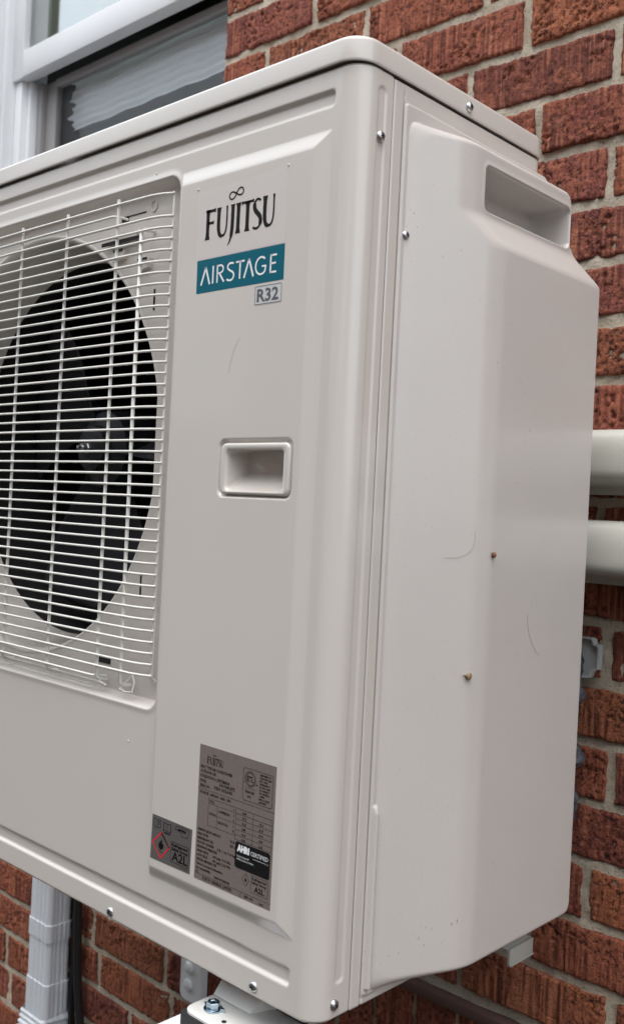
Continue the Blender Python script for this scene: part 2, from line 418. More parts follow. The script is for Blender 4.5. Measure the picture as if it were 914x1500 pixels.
# ------------------------------------------------------------------ window
win = thing('sash_window', 'white vinyl sash window with dark lower pane above the heat pump', 'window', (0, 0, OZ0))
def wb(name, m, *bs, bev=.002):
    b = MB()
    for q in bs: b.box(q[0], q[1], q[2], q[3], q[4]-OZ0, q[5]-OZ0, bev)
    return b.done(name, m, win)
GX0, GX1 = -1.472, -.80
wb('frame', M_vinyl, (OX0+.002, -1.560, .470, .64, OZ0, OZ1), (-1.5595, -1.533, .500, .64, OZ0, OZ1), (-1.5325, -1.515, .535, .64, OZ0, OZ1), (-.745, OX1-.002, .556, .64, OZ0, OZ1),
   (OX0, OX1, .478, .64, OZ1-.04, OZ1-.003), (OX0, OX1, .455, .64, OZ0-.019, OZ0+.03))
wb('upper_sash', M_vinyl, (-1.514, GX0, .552, .58, 1.323, 1.86), (GX1+.002, -.746, .558, .58, 1.323, 1.86), (GX0+.0005, GX1-.0005, .5505, .58, 1.323, 1.381), (GX0, GX1, .552, .58, 1.82, 1.86))
wb('lower_sash', M_vinyl, (-1.514, -1.487, .560, .60, .83, 1.322), (-1.4865, -1.474, .575, .60, .83, 1.322), (GX1, -.746, .59, .62, .83, 1.322), (-1.474, GX1, .59, .62, .83, .87))
wb('screen_frame', M_lead, (-1.4735, -1.455, .592, .612, .83, 1.321), (-1.4545, -1.415, .604, .62, .83, 1.321), (-1.4145, GX1, .600, .618, 1.306, 1.321))
wb('pane', M_glass, (GX0, GX1, .566, .570, 1.382, 1.82), bev=0)
wb('pane', M_glass2, (-1.4145, GX1, .615, .619, .87, 1.3065), bev=0)
wb('insect_screen', M_screen, (-1.4145, GX1, .607, .6075, .87, 1.3055), bev=0)
# quilt hanging behind the lower pane, and the dark room
nu, nv = 120, 60
xs = np.linspace(0, 1, nu); zs = np.linspace(0, 1, nv); U, V = np.meshgrid(xs, zs, indexing='ij')
edge = .010*np.sin(V*19)+.006*np.sin(V*41+1)
X = -1.395+edge+U*(.76-edge); Z = 1.212+V*.125+.0008*np.sin(U*30)
Y = .632+.0040*np.sin(V*46+.5*np.sin(U*9))*.55+.0016*np.sin(U*46)+0+.003*fnoise((nu, nv), (20, 10), 2, .5, 5)
q = link('quilted_curtain', npmesh('quilted_curtain', np.stack([X, Y, Z], -1).reshape(-1, 3), grid_faces(nu, nv)), M_curtain)
tag(q, 'pale blue grey quilted cloth hanging behind the lower window pane', 'curtain')
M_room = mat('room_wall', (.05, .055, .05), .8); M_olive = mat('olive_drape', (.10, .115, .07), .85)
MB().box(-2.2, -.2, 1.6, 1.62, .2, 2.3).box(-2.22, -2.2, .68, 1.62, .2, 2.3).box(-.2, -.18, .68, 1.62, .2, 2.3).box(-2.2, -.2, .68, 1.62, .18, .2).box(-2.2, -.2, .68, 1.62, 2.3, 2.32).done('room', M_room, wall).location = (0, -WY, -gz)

# ------------------------------------------------------------------ neighbouring house (only seen mirrored in the panes)
nb = thing('neighbour_house', 'brick house across the side yard facing the wall, mirrored in the window', 'house', (0, -4.5, gz))
M_nb = mat('neighbour_brick', (.22, .09, .06), .9)
_v = coord(M_nb); bt = N(M_nb, 'ShaderNodeTexBrick'); mp = N(M_nb, 'ShaderNodeMapping'); mp.inputs['Rotation'].default_value = (R(90), 0, 0)
L(M_nb, _v, mp.inputs[0]); L(M_nb, mp.outputs[0], bt.inputs[0]); bt.inputs['Color1'].default_value = (.26, .10, .065, 1); bt.inputs['Color2'].default_value = (.18, .07, .05, 1); bt.inputs['Mortar'].default_value = (.4, .36, .3, 1)
bt.inputs['Scale'].default_value = 1; bt.inputs['Brick Width'].default_value = .2; bt.inputs['Row Height'].default_value = .068; bt.inputs['Mortar Size'].default_value = .006
L(M_nb, bt.outputs[0], B(M_nb).inputs['Base Color'])
MB().box(-14, 7, -6, 0, 0, 4.3).done('wall', M_nb, nb)
MB().box(-11.3, -10.05, -.25, .05, 0, 8.5, .01).done('added_chimney', mat('olive_render', (.10, .11, .075), .9), nb)  # unseen stack, added and shaped to mirror as a dark strip in the upper pane
rf = MB(); rf.prism([(.15, 4.302), (-6.3, 4.302), (-3, 5.3)], -14.3, 7.3, 'x'); rf.done('roof', mat('roof_shingle', (.09, .085, .08), .9), nb)
for xx in (-6, -2.5, 1.5): MB().box(xx, xx+1, 0.003, .06, 1.9, 3.3).done('window', M_vinyl, nb)

# unseen board fence, added behind the camera to block low light
fc_ = thing('shade_fence', 'unseen board fence added behind the camera to shade the lower wall and unit', 'fence', (0, -2.0, gz))
M_fence = mat('shade_fence_boards', (.13, .105, .08), .85)
_v = coord(M_fence, (1, 1, .08)); _n = noise(M_fence, _v, 60, 4, .6); L(M_fence, ramp(M_fence, _n, [(.3, (.09, .072, .055)), (.7, (.17, .14, .11))]), B(M_fence).inputs['Base Color'])
b0_ = MB().box(-.068, .068, -.01, .01, .04, 1.75, .003).done('board', M_fence, fc_); b0_.location = (-6, 0, 0)
for k in range(1, 86):
    o = b0_.copy(); COL.objects.link(o); o.location = (-6+k*.142, random.uniform(-.003, .003), random.uniform(-.008, .008))
for z in (.35, 1.45): MB().box(-6.1, 6.2, -.05, -.012, z, z+.08, .003).done('rail', M_fence, fc_)

# ------------------------------------------------------------------ the heat pump
unit = thing('heat_pump', 'large ivory outdoor heat pump unit mounted on the brick wall', 'heat pump', (-.4, .15, 0))
UO = Vector((.4, -.15, 0))
def U_(o):                                              # parts are modelled in world coordinates
    o.location = Vector(o.location)+UO; return o
Y0, RAD, XL = .0045, .020, -.80
GX = (-.7355, -.2145); GZ = (.2095, .7115); DEP = .0125   # grille recess
CX, CZ, CR, CLIP = -.475, .4615, .228, -.252
# --- front panel: pressed sheet, one displaced surface that wraps round the corner
s_flat_end = -RAD; arc = math.pi/2*RAD; s_end = s_flat_end+arc+(.0449-Y0-RAD)
S = np.concatenate([np.arange(XL, -.56, .004), np.arange(-.56, s_end, .001), [s_end]])
Zc = np.concatenate([np.arange(-.003, .7594, .001), [.7594]])
SS, ZZ = np.meshgrid(S, Zc, indexing='ij')
Xw = np.minimum(SS, s_flat_end)                          # x on the flat part
d = np.zeros_like(SS)
def press(depth, sdist, w): return depth*ss(-sdist/w)
d += press(.0032, sdrr(SS, ZZ, -.79, -.0255, .7280, .7430, .005), .0032)
d += press(.0030, sdrr(SS, ZZ, -.79, -.0290, .0195, .0365, .004), .0034)
sl_c = s_flat_end+arc+(.0318-Y0-RAD)
d += press(.0011, sdrr(SS, ZZ, sl_c-.0062, sl_c+.0062, .0248, .7475, .006), .003)
d += press(.0001, sdrr(SS, ZZ, -.045, s_flat_end+.006, -.1, .9, .001), .012)
rmp = lambda v, a, b: np.clip((v-a)/(b-a), 0, 1)
t = np.minimum(np.minimum(rmp(SS, -.2128, -.2086), 1-rmp(SS, -.0430, -.0275)), np.minimum(rmp(ZZ, .0580, .0692), 1-rmp(ZZ, .6968, .7100)))
t = .6*t+.4*ss(t)
d -= .0045*t
rec = sdrr(SS, ZZ, GX[0], GX[1], GZ[0], GZ[1], .016)
d += press(DEP, rec, .0060)
d -= .0008*np.exp(-(rec/.0035)**2)*(1-t)
hg = sdrr(SS, ZZ, -.1404, -.0494, .4118, .4628, .0075)
d += press(.0030, hg, .0024)
d += .0012*ss((ZZ-.7572)/.0016)**2+.0025*ss((-.0005-ZZ)/.0025)
# oil-canning
d += .00035*(fnoise(SS.shape, (7, 6), 2, .4, 77)-.5)
ang = np.clip((SS-s_flat_end)/RAD, 0, math.pi/2); over = np.maximum(SS-s_flat_end-arc, 0)
nx, ny = np.sin(ang), -np.cos(ang)
px = np.where(SS <= s_flat_end, SS, -RAD+RAD*np.sin(ang)); py = Y0+RAD-RAD*np.cos(ang)+over
PX = px-nx*d; PY = py-ny*d
V = np.stack([PX, PY, ZZ], -1).reshape(-1, 3); F = grid_faces(*SS.shape)
fs = SS.ravel()[F].mean(1); fz = ZZ.ravel()[F].mean(1)
inhole = ((np.hypot(fs-CX, fz-CZ) < CR+.002) & (fs < CLIP+.001)) | ((fs > -.1340) & (fs < -.0545) & (fz > .4165) & (fz < .4565))
F = F[~inhole]
used = np.unique(F); remap = -np.ones(len(V), int); remap[used] = np.arange(len(used))
fp = npmesh('front_panel', V[used], remap[F]); U_(link('front_panel', fp, M_panel, unit))
# --- bell mouth round the fan
PYF = Y0+DEP
def bell_loop(r, y, clip, n=160):
    pts = []
    for k in range(n):
        t_ = 2*math.pi*k/n; pts.append((min(CX+r*math.cos(t_), clip), y, CZ+r*math.sin(t_)))
    return pts
bm_ = MB().loft([bell_loop(CR+.0045, PYF+.0004, CLIP+.005), bell_loop(CR+.0035, PYF-.0004, CLIP+.0035), bell_loop(CR+.0008, PYF-.0005, CLIP+.001), bell_loop(CR-.0004, PYF+.0006, CLIP), bell_loop(CR-.0025, PYF+.006, CLIP-.001),
                 bell_loop(CR-.005, PYF+.020, CLIP-.001), bell_loop(CR-.010, PYF+.042, CLIP+.005), bell_loop(CR-.013, PYF+.064, CLIP+.05)])
U_(bm_.done('bell_mouth', M_panel, unit, smooth=60))
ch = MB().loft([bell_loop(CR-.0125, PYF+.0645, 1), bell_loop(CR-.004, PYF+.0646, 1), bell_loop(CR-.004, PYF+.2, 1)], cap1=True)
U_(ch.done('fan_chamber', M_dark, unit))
cb = MB()
for k in range(60):
    xx = CX-.2+k*.0068; cb.box(xx, xx+.001, .19, .2, CZ-.2, CZ+.2)
U_(cb.done('coil_fins', M_coil, unit))
# --- fan
fan = bpy.data.objects.new('fan', None); COL.objects.link(fan); fan.parent = unit; fan.location = Vector((CX+.006, .092, CZ+.002))+UO
MB().lathe([(.0, -.004), (.020, -.0035), (.026, .0), (.028, .01), (.045, .018), (.048, .05), (.048, .09)], (0, 0, 0), n=40).done('hub', M_fan, fan)
nt_ = MB().lathe([(0.0, -.020), (.0035, -.0195), (.0038, -.014)], (0, 0, 0), n=12)
nt_.lathe([(.0036, -.014), (.0075, -.014), (.0075, -.007), (.0095, -.007), (.0095, -.004)], (0, 0, 0), n=6); nt_.done('nut', M_zinc, fan).scale = (.72, .9, .72)
for b in range(3):
    a0 = b*2*math.pi/3+R(250); nr, na = 22, 26; VV = []
    for i in range(nr):
        rr = .036+(.196-.036)*i/(nr-1); f = i/(nr-1)
        for j in range(na):
            g_ = j/(na-1); w = R(40)+R(42)*f; aa = a0+f*R(26)+(g_-.5)*w*(1-.12*abs(2*f-1))
            yy = .012+.055*g_*(1-.25*f)+.010*math.sin(math.pi*g_)-.004*f
            VV.append((rr*math.cos(aa), yy, rr*math.sin(aa)))
    VV = np.array(VV); VB = VV+np.array([0, .0028, 0]); Fg = grid_faces(nr, na)
    idx = np.arange(nr*na).reshape(nr, na); ring = np.concatenate([idx[:, 0], idx[-1, 1:], idx[-2::-1, -1], idx[0, -2:0:-1]]); n_ = nr*na
    Fs = np.stack([ring, ring+n_, np.roll(ring, -1)+n_, np.roll(ring, -1)], 1)
    link('fan_blade', npmesh('fan_blade', np.vstack([VV, VB]), np.vstack([Fg, Fg[:, ::-1]+n_, Fs])), M_fan, fan)
# --- grille
gr = bpy.data.objects.new('wire_grille', None); COL.objects.link(gr); gr.parent = unit; gr.location = Vector((CX, 0, CZ))+UO
def W(pts, rad, n=6):
    return MB().tube([(p[0]-CX, p[1], p[2]-CZ) for p in pts], rad, n).done('grille_wire', M_wire, gr, smooth=70)
xr, xl = -.2275, 2*CX+.2275
hw = None
for k in range(45):
    z = .6962-.0106*k
    if k in (1, 44):
        W([(-.3055, .012, z-.001), (-.3085, .003, z), (-.313, -.001, z), (-.45, -.0018, z), (-.637, -.001, z), (-.6445, .012, z)], .00128); continue
    if hw is None:
        hw = W([(xr-.0005, .0075, z), (xr-.004, .0062, z), (xr-.012, .0028, z), (xr-.026, .0002, z), (-.30, -.001, z), (-.36, -.0016, z), (-.475, -.0022, z), (-.59, -.0016, z), (-.65, -.001, z),
               (xl+.026, .0002, z), (xl+.004, .0062, z), (xl+.0005, .0075, z)], .00128)
    else:
        o = hw.copy(); COL.objects.link(o); o.location = (0, 0, -.0106*k)
for (x_, za, zb) in ((-.268, .6642, .229), (-.307, .7020, .229), (-.396, .7020, .225), (-.485, .7020, .225), (-.574, .7020, .225), (-.643, .7020, .229), (-.682, .6642, .229), (-.2295, .6985, .2385), (2*CX+.2295, .6985, .2385)):
    deep = .0085 if x_ in (-.2295, 2*CX+.2295) else .0010
    hook = x_ in (-.268, -.682)
    p = [(x_, .016, za+.004), (x_, deep+.004, za+.003), (x_, deep, za), (x_, deep, (za+zb)/2), (x_, deep, zb), (x_, deep+.004, zb-.003), (x_, .014, zb-.004)]
    if not hook: p = p[2:]
    W(p, .00185 if deep < .005 else .0014)
# lower fixing wires: long rail with loops, and the screw loop
W([(-.70, .004, .2235), (-.5, .004, .2235), (-.322, .004, .2235), (-.305, .004, .2240), (-.297, .006, .2215), (-.303, .008, .2185), (-.325, .006, .2185), (-.5, .006, .2185), (-.70, .006, .2185)], .0009)
W([(-.2745, .006, .2215), (-.265, .005, .2200), (-.2545, .006, .2210), (-.2555, .009, .2300), (-.2630, .012, .2360), (-.2690, .010, .2290), (-.2745, .006, .2215)], .0009)
# fixings on the recessed plate
tb = MB()
tb.prism(rrect(-.345, -.288, .6665, .6735, .002, 3), PYF-.006, PYF+.001)
tb.prism([(-.330, .645), (-.312, .6475), (-.310, .655), (-.333, .653)], PYF-.005, PYF+.001)
tb.prism([(-.288, .631), (-.270, .633), (-.268, .6415), (-.290, .6395)], PYF-.005, PYF+.001)
U_(tb.done('plate_tab', M_panel, unit))
for q_ in ((-.322, -.311, PYF-.0010, PYF+.001, .6855, .6905),
           (-.3115, -.283, PYF-.0008, PYF+.001, .6895, .6905),
           (-.347, -.283, PYF-.0066, PYF-.0058, .6625, .6660),
           (-.328, -.313, PYF-.0056, PYF-.0048, .6545, .6575),
           (-.287, -.272, PYF-.0056, PYF-.0048, .6410, .6430),
           (-.2645, -.2625, PYF-.0008, PYF+.001, .591, .6115),
           (-.2640, -.2622, PYF-.0008, PYF+.001, .311, .335),
           (-.3300, -.3060, PYF-.0008, PYF+.001, .2395, .2450)):
    U_(MB().box(*q_).done('plate_slot', M_dark, unit))
rg = MB(); rg.tube([(-.270+.0045*math.cos(a), PYF-.0006, .6935+.0055*math.sin(a)) for a in [i*math.pi/8 for i in range(17)]], .0006, 6); U_(rg.done('stamped_ring', M_panel, unit))
# --- lid
lid = MB()
def lidloop(inset, z): return [(x_, y_, z) for x_, y_ in rrect(XL-.004+inset, .0017-inset, 0.0007+inset, .2885-inset, .0225-inset, 10)]
lid.loft([lidloop(.03, .7612), lidloop(.0030, .7612), lidloop(.0006, .7602), lidloop(0, .7610), lidloop(0, .7625), lidloop(0, .7765), lidloop(.0002, .7778), lidloop(.0010, .7793), lidloop(.0024, .7803), lidloop(.0040, .7806), lidloop(.008, .7806)], cap1=True)
U_(lid.done('lid', M_lid, unit, smooth=50))
# --- side panel with a folded back corner
nyy = np.concatenate([np.arange(.0468, .066, .0005), np.linspace(.067, .268, 80)]); arcb = np.linspace(0, math.pi/2, 10)
xy = [(0.0, y) for y in nyy]+[(-.02+.02*math.cos(a), .268+.0185*math.sin(a)) for a in arcb[1:]]+[(-.78, .2865)]
Zs = np.concatenate([[-.002, -.0015], np.arange(0, .757, .006), [.7572, .7582]])
VV = []
for (x_, y_) in xy:
    for z in Zs:
        dd = .0
        if x_ == 0: dd = .0012*math.exp(-((y_-.0470)/.0006)**2)+.0035*math.exp(-((y_-.0600)/.0008)**2)*(1 if z < .745 else 0)
        if z < -.0016 or z > .758: dd += .0008
        VV.append((x_-dd, y_, z))
VV = np.array(VV); F = grid_faces(len(xy), len(Zs)); fc = VV[F].mean(1)
F = F[~((fc[:, 0] > -.021) & (fc[:, 1] > .13) & (fc[:, 2] > .665) & (fc[:, 2] < .716))]
U_(link('side_panel', npmesh('side_panel', VV, F), M_panel, unit))
# inner casing
cs = MB(); cs.box(XL, XL+.002, .005, .286, -.002, .758); cs.box(XL+.003, -.003, .03, .28, -.0045, -.0025); cs.box(-.22, -.218, .03, .28, 0, .75); cs.box(-.22, -.006, .04, .042, 0, .75)
cs.box(-.012, -.011, .030, .060, .0, .757)
U_(cs.done('inner_casing', M_dark, unit))
# --- side cover (moulded)
ys = np.concatenate([np.arange(.0600, .345, .0009)]); zs = np.arange(.001, .7465, .0009)
YY, ZZ2 = np.meshgrid(ys, zs, indexing='ij')
yb = .300+.040*(1-rmp(ZZ2, .638, .674))
def smin(a, b, k):
    h = np.clip(.5+.5*(b-a)/k, 0, 1); return b*(1-h)+a*h-k*h*(1-h)
X1, X2 = .0285, .0425
cap = X1+(X2-X1)*(1-rmp(ZZ2, .640, .664))
# soften the cap ramp along z
kern = np.ones(9)/9
capr = np.apply_along_axis(lambda a: np.convolve(np.pad(a, 4, mode='edge'), kern, 'valid'), 1, cap)
slant = .0035+.478*(YY-.0668)
ridge_y = .0668+(capr-.0035)/.478
chamf = capr+.24*(YY-ridge_y)-.0019
body = smin(smin(slant, capr, .0008), chamf, .0014)
e = smin(smin(YY-.0662, yb-YY, .012), smin(.7310-ZZ2, ZZ2-.0075, .012), .012)
e1 = np.minimum(YY-.0662, .2)
rr = .0105
prof = np.sqrt(np.clip(1-(1-np.clip(e/rr, 0, 1))**2, 0, 1))
flange = .0017*ss(-sdrr(YY, ZZ2, .0608, .302, .0045, .7440, .004)/.0012) if False else .0017*ss(-sdrr(YY, ZZ2, .0608, .302, .0045, .7440, .004)/.0012)
prof = np.minimum(prof, 1)*np.sqrt(np.clip(1-(1-np.clip((ZZ2-.0060)/.015, 0, 1))**3.4, 0, 1))
XX = np.where(e > 0, flange*(1-prof)+body*prof, flange)
XX += .0042*ss(-sdrr(YY, ZZ2, .0618, .0674, .010, .164, .0024)/.0020)*ss((.168-ZZ2)/.012)
# hand-hold
hh = sdrr(YY, ZZ2, .1400, .2890, .6700, .7100, .0065)
XX -= .042*ss(-hh/.0030)*(1-.0*ZZ2)
XX += .0006*np.exp(-(hh/.003)**2)
XX -= .003*ss((YY-.150)/.12)*0
XX += .0003*(fnoise(XX.shape, (6, 12), 2, .5, 9)-.5)
XX[-1, :] -= .02*(ZZ2[-1, :] < .66); XX[:, 0] -= .004
V = np.stack([XX, YY, ZZ2], -1).reshape(-1, 3)
F = grid_faces(*YY.shape)
# trim the flange sheet away outside its outline and behind the body
fy = YY.ravel()[F].mean(1); fz = ZZ2.ravel()[F].mean(1); fe = e.ravel()[F].max(1)
keep = (fe > -.0005) | ((fy < .288) & (sdrr(fy, fz, .0600, .302, .0035, .7450, .004) < 0))
F = F[keep]; used = np.unique(F); remap = -np.ones(len(V), int); remap[used] = np.arange(len(used))
U_(link('side_cover', npmesh('side_cover', V[used], remap[F][:, ::1]), M_cover, unit))
# --- screws
def screw(p, axis, rad=.0046):
    mb = MB(); s_ = -1 if axis == 'y' else 1
    mb.lathe([(rad, 0), (rad, s_*.0006), (rad*.86, s_*.0019), (rad*.55, s_*.0027), (rad*.2, s_*.0030)], (0, 0, 0), axis, 20, cap1=True)
    o = mb.done('screw', M_zinc, unit); o.location = Vector(p)+UO
    c = MB(); a = random.uniform(0, 1.5)
    for t_ in (a, a+math.pi/2):
        u, v = math.cos(t_)*rad*.5, math.sin(t_)*rad*.5; w_, q_ = -math.sin(t_)*rad*.11, math.cos(t_)*rad*.11
        poly = [(u+w_, v+q_), (-u+w_, -v+q_), (-u-w_, -v-q_), (u-w_, v-q_)]
        c.prism(poly, s_*.0024, s_*.00315, axis)
    c.done('cross_recess', M_black, o)
screw((0, .0313, .7062), 'x'); screw((0, .0270, .0099), 'x'); screw((.0022, .1488, .7681), 'x', .0042); screw((.0017, .0672, .6352), 'x', .0040)
screw((-.2695, Y0, .0056), 'y', .0045); screw((-.0690, Y0, .0066), 'y', .0045)
for (x_, z_, y_) in ((-.1842, .6890, 0), (-.0705, .6885, 0), (-.253, .7180, Y0), (-.2545, .1745, Y0)):
    pn = MB().lathe([(.0011, 0), (.0009, -.0006), (.0003, -.0009)], (x_, y_, z_), 'y', 8, cap1=True)
    U_(pn.done('locating_pip', M_panel, unit))
# --- handle cup in the front panel
def rl(x0, x1, z0, z1, r, y): return [(a, y, b) for a, b in rrect(x0, x1, z0, z1, r, 6)]
hc = MB().loft([rl(-.1362, -.0526, .4148, .4590, .0062, .0045), rl(-.1362, -.0526, .4148, .4590, .0062, .0003), rl(-.1357, -.0531, .4153, .4585, .0058, -.0006), rl(-.1345, -.0543, .4165, .4573, .0050, -.0010),
                rl(-.1302, -.0585, .4172, .4540, .0050, -.0010), rl(-.1292, -.0592, .4178, .4532, .0045, -.0002), rl(-.1286, -.0594, .4188, .4531, .0045, .003),
                rl(-.1282, -.062, .4325, .4545, .004, .0235), rl(-.1262, -.064, .4345, .4540, .003, .0255)], cap1=True)
U_(hc.done('handle_cup', M_panel, unit, smooth=50))
# --- feet
ft = MB()
pl = rrect(-.1440, -.03, -.0075, .052, .011, 6)
ft.loft([[(a, b, -.0382) for a, b in pl], [(a, b, -.0362) for a, b in pl], [(a*1.0, b, -.0355) for a, b in rrect(-.1428, -.0312, -.0063, .0508, .010, 6)]], True, True)
ft.loft([[(x_, y_, z_) for (x_, y_, z_) in ((-.1430, .0285, -.0352), (-.1430, .0400, -.0220), (-.1425, .047, -.0060), (-.1425, .060, -.0040), (-.1425, .060, -.0362))],
         [(x_, y_, z_) for (x_, y_, z_) in ((-.0960, .0285, -.0352), (-.0900, .0400, -.0220), (-.0850, .047, -.0060), (-.0850, .060, -.0040), (-.0850, .060, -.0362))]], True, True)
foot = U_(ft.done('mounting_foot', M_white, unit, smooth=40))
fo = UO
bo = MB(); bc = (-.1235, .0105, -.0354)
bo.lathe([(.0085, 0), (.0085, .0012), (.0078, .0016), (.006, .0018)], bc, 'z', 28, True)
bo.lathe([(.0062, .0016), (.0062, .0062), (.0055, .0070), (.0035, .0068), (.003, .0060)], bc, 'z', 6, False, True)
bo.prism([(bc[0]-.0118, bc[1]+.000), (bc[0]-.008, bc[1]+.0025), (bc[0]-.008, bc[1]-.002)], bc[2], bc[2]+.0025, 'z'); bo.prism([(bc[0]+.0118, bc[1]+.003), (bc[0]+.008, bc[1]+.0045), (bc[0]+.008, bc[1]+.001)], bc[2], bc[2]+.003, 'z')
bo.done('hex_bolt', M_bolt, foot, smooth=25)
MB().lathe([(.0022, 0), (.0022, .0004)], (-.1015, .0035, -.0355), 'z', 12, True, True).done('foot_hole', M_black, foot)
rt = MB(); rt.box(.0010, .0040, .288, .333, -.0395, -.0225, .0006); rt.box(-.05, .001, .288, .333, -.0245, -.0225, .0004); rt.box(.0040, .0052, .288, .333, -.0395, -.0375, .0004); U_(rt.done('rear_foot_flange', M_duct, unit))

# --- printed marks
def text_mesh(body, x, z, h, y, m, parent, name='lettering', w=None, sx=1., bold=0., align='LEFT', res=2, shear=0., wx=None):
    cu = bpy.data.curves.new(name, 'FONT'); cu.body = body; cu.size = h/.72; cu.offset = bold; cu.resolution_u = res; cu.fill_mode = 'FRONT'; cu.shear = shear
    tmp = bpy.data.objects.new(name, cu); COL.objects.link(tmp)
    bpy.context.view_layer.update(); dg = bpy.context.evaluated_depsgraph_get()
    me = bpy.data.meshes.new_from_object(tmp.evaluated_get(dg)); bpy.data.objects.remove(tmp); bpy.data.curves.remove(cu)
    v = np.zeros(len(me.vertices)*3); me.vertices.foreach_get('co', v); v = v.reshape(-1, 3)
    if len(v):
        v[:, 0] -= v[:, 0].min()
        k = (w/max(1e-6, v[:, 0].max())) if w else sx
        out = np.stack([x+v[:, 0]*k, np.full(len(v), y), z+v[:, 1]], 1); me.vertices.foreach_set('co', out.ravel())
    me.update(); me.materials.clear(); me.materials.append(m)
    me.name = name
    return me
def join_meshes(mes, name, m, parent):
    bm = bmesh.new()
    for me in mes: bm.from_mesh(me); bpy.data.meshes.remove(me)
    me = bpy.data.meshes.new(name); bm.to_mesh(me); bm.free()
    return link(name, me, m, parent)
def sheet(name, poly, y, th, m, parent): return MB().prism(poly, y-th, y+.0004).done(name, m, parent)
def at(o): o.location = UO; return o
def strips(mb, segs, y, wd, th=.0001):
    for (a, b) in segs:
        dx, dz = b[0]-a[0], b[1]-a[1]; l = math.hypot(dx, dz); nx_, nz_ = -dz/l*wd/2, dx/l*wd/2
        mb.prism([(a[0]+nx_, a[1]+nz_), (b[0]+nx_, b[1]+nz_), (b[0]-nx_, b[1]-nz_), (a[0]-nx_, a[1]-nz_)], y-th, y)
def bez(p0, p1, p2, p3, n=10):
    return [tuple((1-t)**3*a+3*(1-t)**2*t*b+3*(1-t)*t*t*c+t**3*d_ for a, b, c, d_ in zip(p0, p1, p2, p3)) for t in [i/n for i in range(n+1)]]
def ribbon(mb, pts, widths, y, th=.0001):
    n = len(pts); A, Bp = [], []
    for i, p in enumerate(pts):
        q0, q1 = pts[max(i-1, 0)], pts[min(i+1, n-1)]; dx, dz = q1[0]-q0[0], q1[1]-q0[1]; l = math.hypot(dx, dz) or 1
        w_ = widths[i] if hasattr(widths, '__len__') else widths
        A.append((p[0]-dz/l*w_/2, p[1]+dx/l*w_/2)); Bp.append((p[0]+dz/l*w_/2, p[1]-dx/l*w_/2))
    va = [mb.bm.verts.new((a[0], y-th, a[1])) for a in A]; vb = [mb.bm.verts.new((b[0], y-th, b[1])) for b in Bp]
    for i in range(n-1): mb.bm.faces.new((va[i], va[i+1], vb[i+1], vb[i]))
# a faint scratch under the badges
sc_ = MB().tube([(p[0], -.00005, p[1]) for p in bez((-.1200, .5500), (-.1260, .5430), (-.1300, .5330), (-.1320, .5200), 14)], .00008, 5)
U_(sc_.done('scratch', M_hair, unit))
# big name: a flared roman, drawn letter by letter in a 0..1 high box
def name_logo(x0, z0, w, h, y, m, parent):
    mb = MB(); s = h; k = w/4.05
    def X(p): return (x0+p[0]*k, z0+p[1]*s)
    def ST(a, b, wa, wb=None):
        wb = wb or wa; n = 8; pts = [X((a[0]+(b[0]-a[0])*i/n, a[1]+(b[1]-a[1])*i/n)) for i in range(n+1)]
        ws = [(wa+(wb-wa)*i/n)*(1+.55*abs(2*i/n-1)**6)*k for i in range(n+1)]; ribbon(mb, pts, ws, y)
    def CV(pts, ws): ribbon(mb, [X(p) for p in pts], [w_*k for w_ in ws], y)
    W1 = .20 if w > .05 else .19
    ST((.10, 0), (.10, 1), W1); ST((.04, .955), (.58, .955), .12); ST((.10, .55), (.48, .55), .11)                      # F
    u = bez((.78, 1.), (.78, .5), (.70, .02), (1.02, .03), 9)+bez((1.02, .03), (1.34, .03), (1.27, .5), (1.27, 1.), 9)[1:]
    def UU(dx): CV([(p[0]+dx, p[1]) for p in u], [W1*1.4]+[W1]*5+[W1*.9]*3+[.11]*2+[.09]*7+[.12]); 
    UU(0)
    CV([(1.62, 1.0)]+bez((1.62, .93), (1.62, .3), (1.66, -.18), (1.36, -.33), 10), [W1*1.4]+[W1]*7+[.11, .09, .06, .02])   # J
    ST((1.96, 0), (1.96, 1), W1)                                                                                         # I
    ST((2.50, 0), (2.50, .96), W1); ST((2.14, .95), (2.86, .95), .10)                                                    # T
    sC = bez((3.24, .90), (3.05, 1.05), (2.86, .92), (2.90, .72), 7)+bez((2.90, .72), (2.94, .52), (3.26, .48), (3.27, .27), 7)[1:]+bez((3.27, .27), (3.28, .02), (3.02, -.04), (2.84, .08), 7)[1:]
    CV(sC, [.10, .09]+[.10]*4+[W1]*10+[.10]*4+[.10, .10])
    UU(2.72)
    # the little lying-eight over J and I
    pts = []
    for i in range(49):
        a = 2*math.pi*i/48; xx = .31*math.cos(a)/(1+math.sin(a)**2)*1.35; zz = .31*math.sin(a)*math.cos(a)/(1+math.sin(a)**2)*1.75
        c_, s_ = math.cos(.22), math.sin(.22); pts.append((1.79+xx*c_-zz*s_, 1.33+xx*s_*.75+zz*c_*.62))
    CV(pts, [.065]*len(pts))
    return mb.done('lettering', m, parent, smooth=0)
lb1 = at(sheet('brand_label', [(-.1836, .6245), (-.1836, .6850), (-.0712, .6885), (-.0705, .6245)], 0, .00012, M_film, unit))
name_logo(-.1712, .6412, .0868, .0265, -.0002, M_ink, lb1)
tl = at(sheet('teal_label', [(-.1806, .5940), (-.1812, .6238), (-.0704, .6240), (-.0702, .5941)], 0, .00018, M_teal, unit))
am = MB(); x0, z0, hh_ = -.1745, .6010, .0158
def lam(x): strips(am, [((x, z0), (x+.0058, z0+hh_)), ((x+.0056, z0+hh_), (x+.0116, z0))], -.00025, .0019)
lam(x0); lam(x0+.0562)
def Sx(x): return x
ribbon(am, [(x0+.0158, z0), (x0+.0158, z0+hh_)], .0018, -.00025)                                                        # I
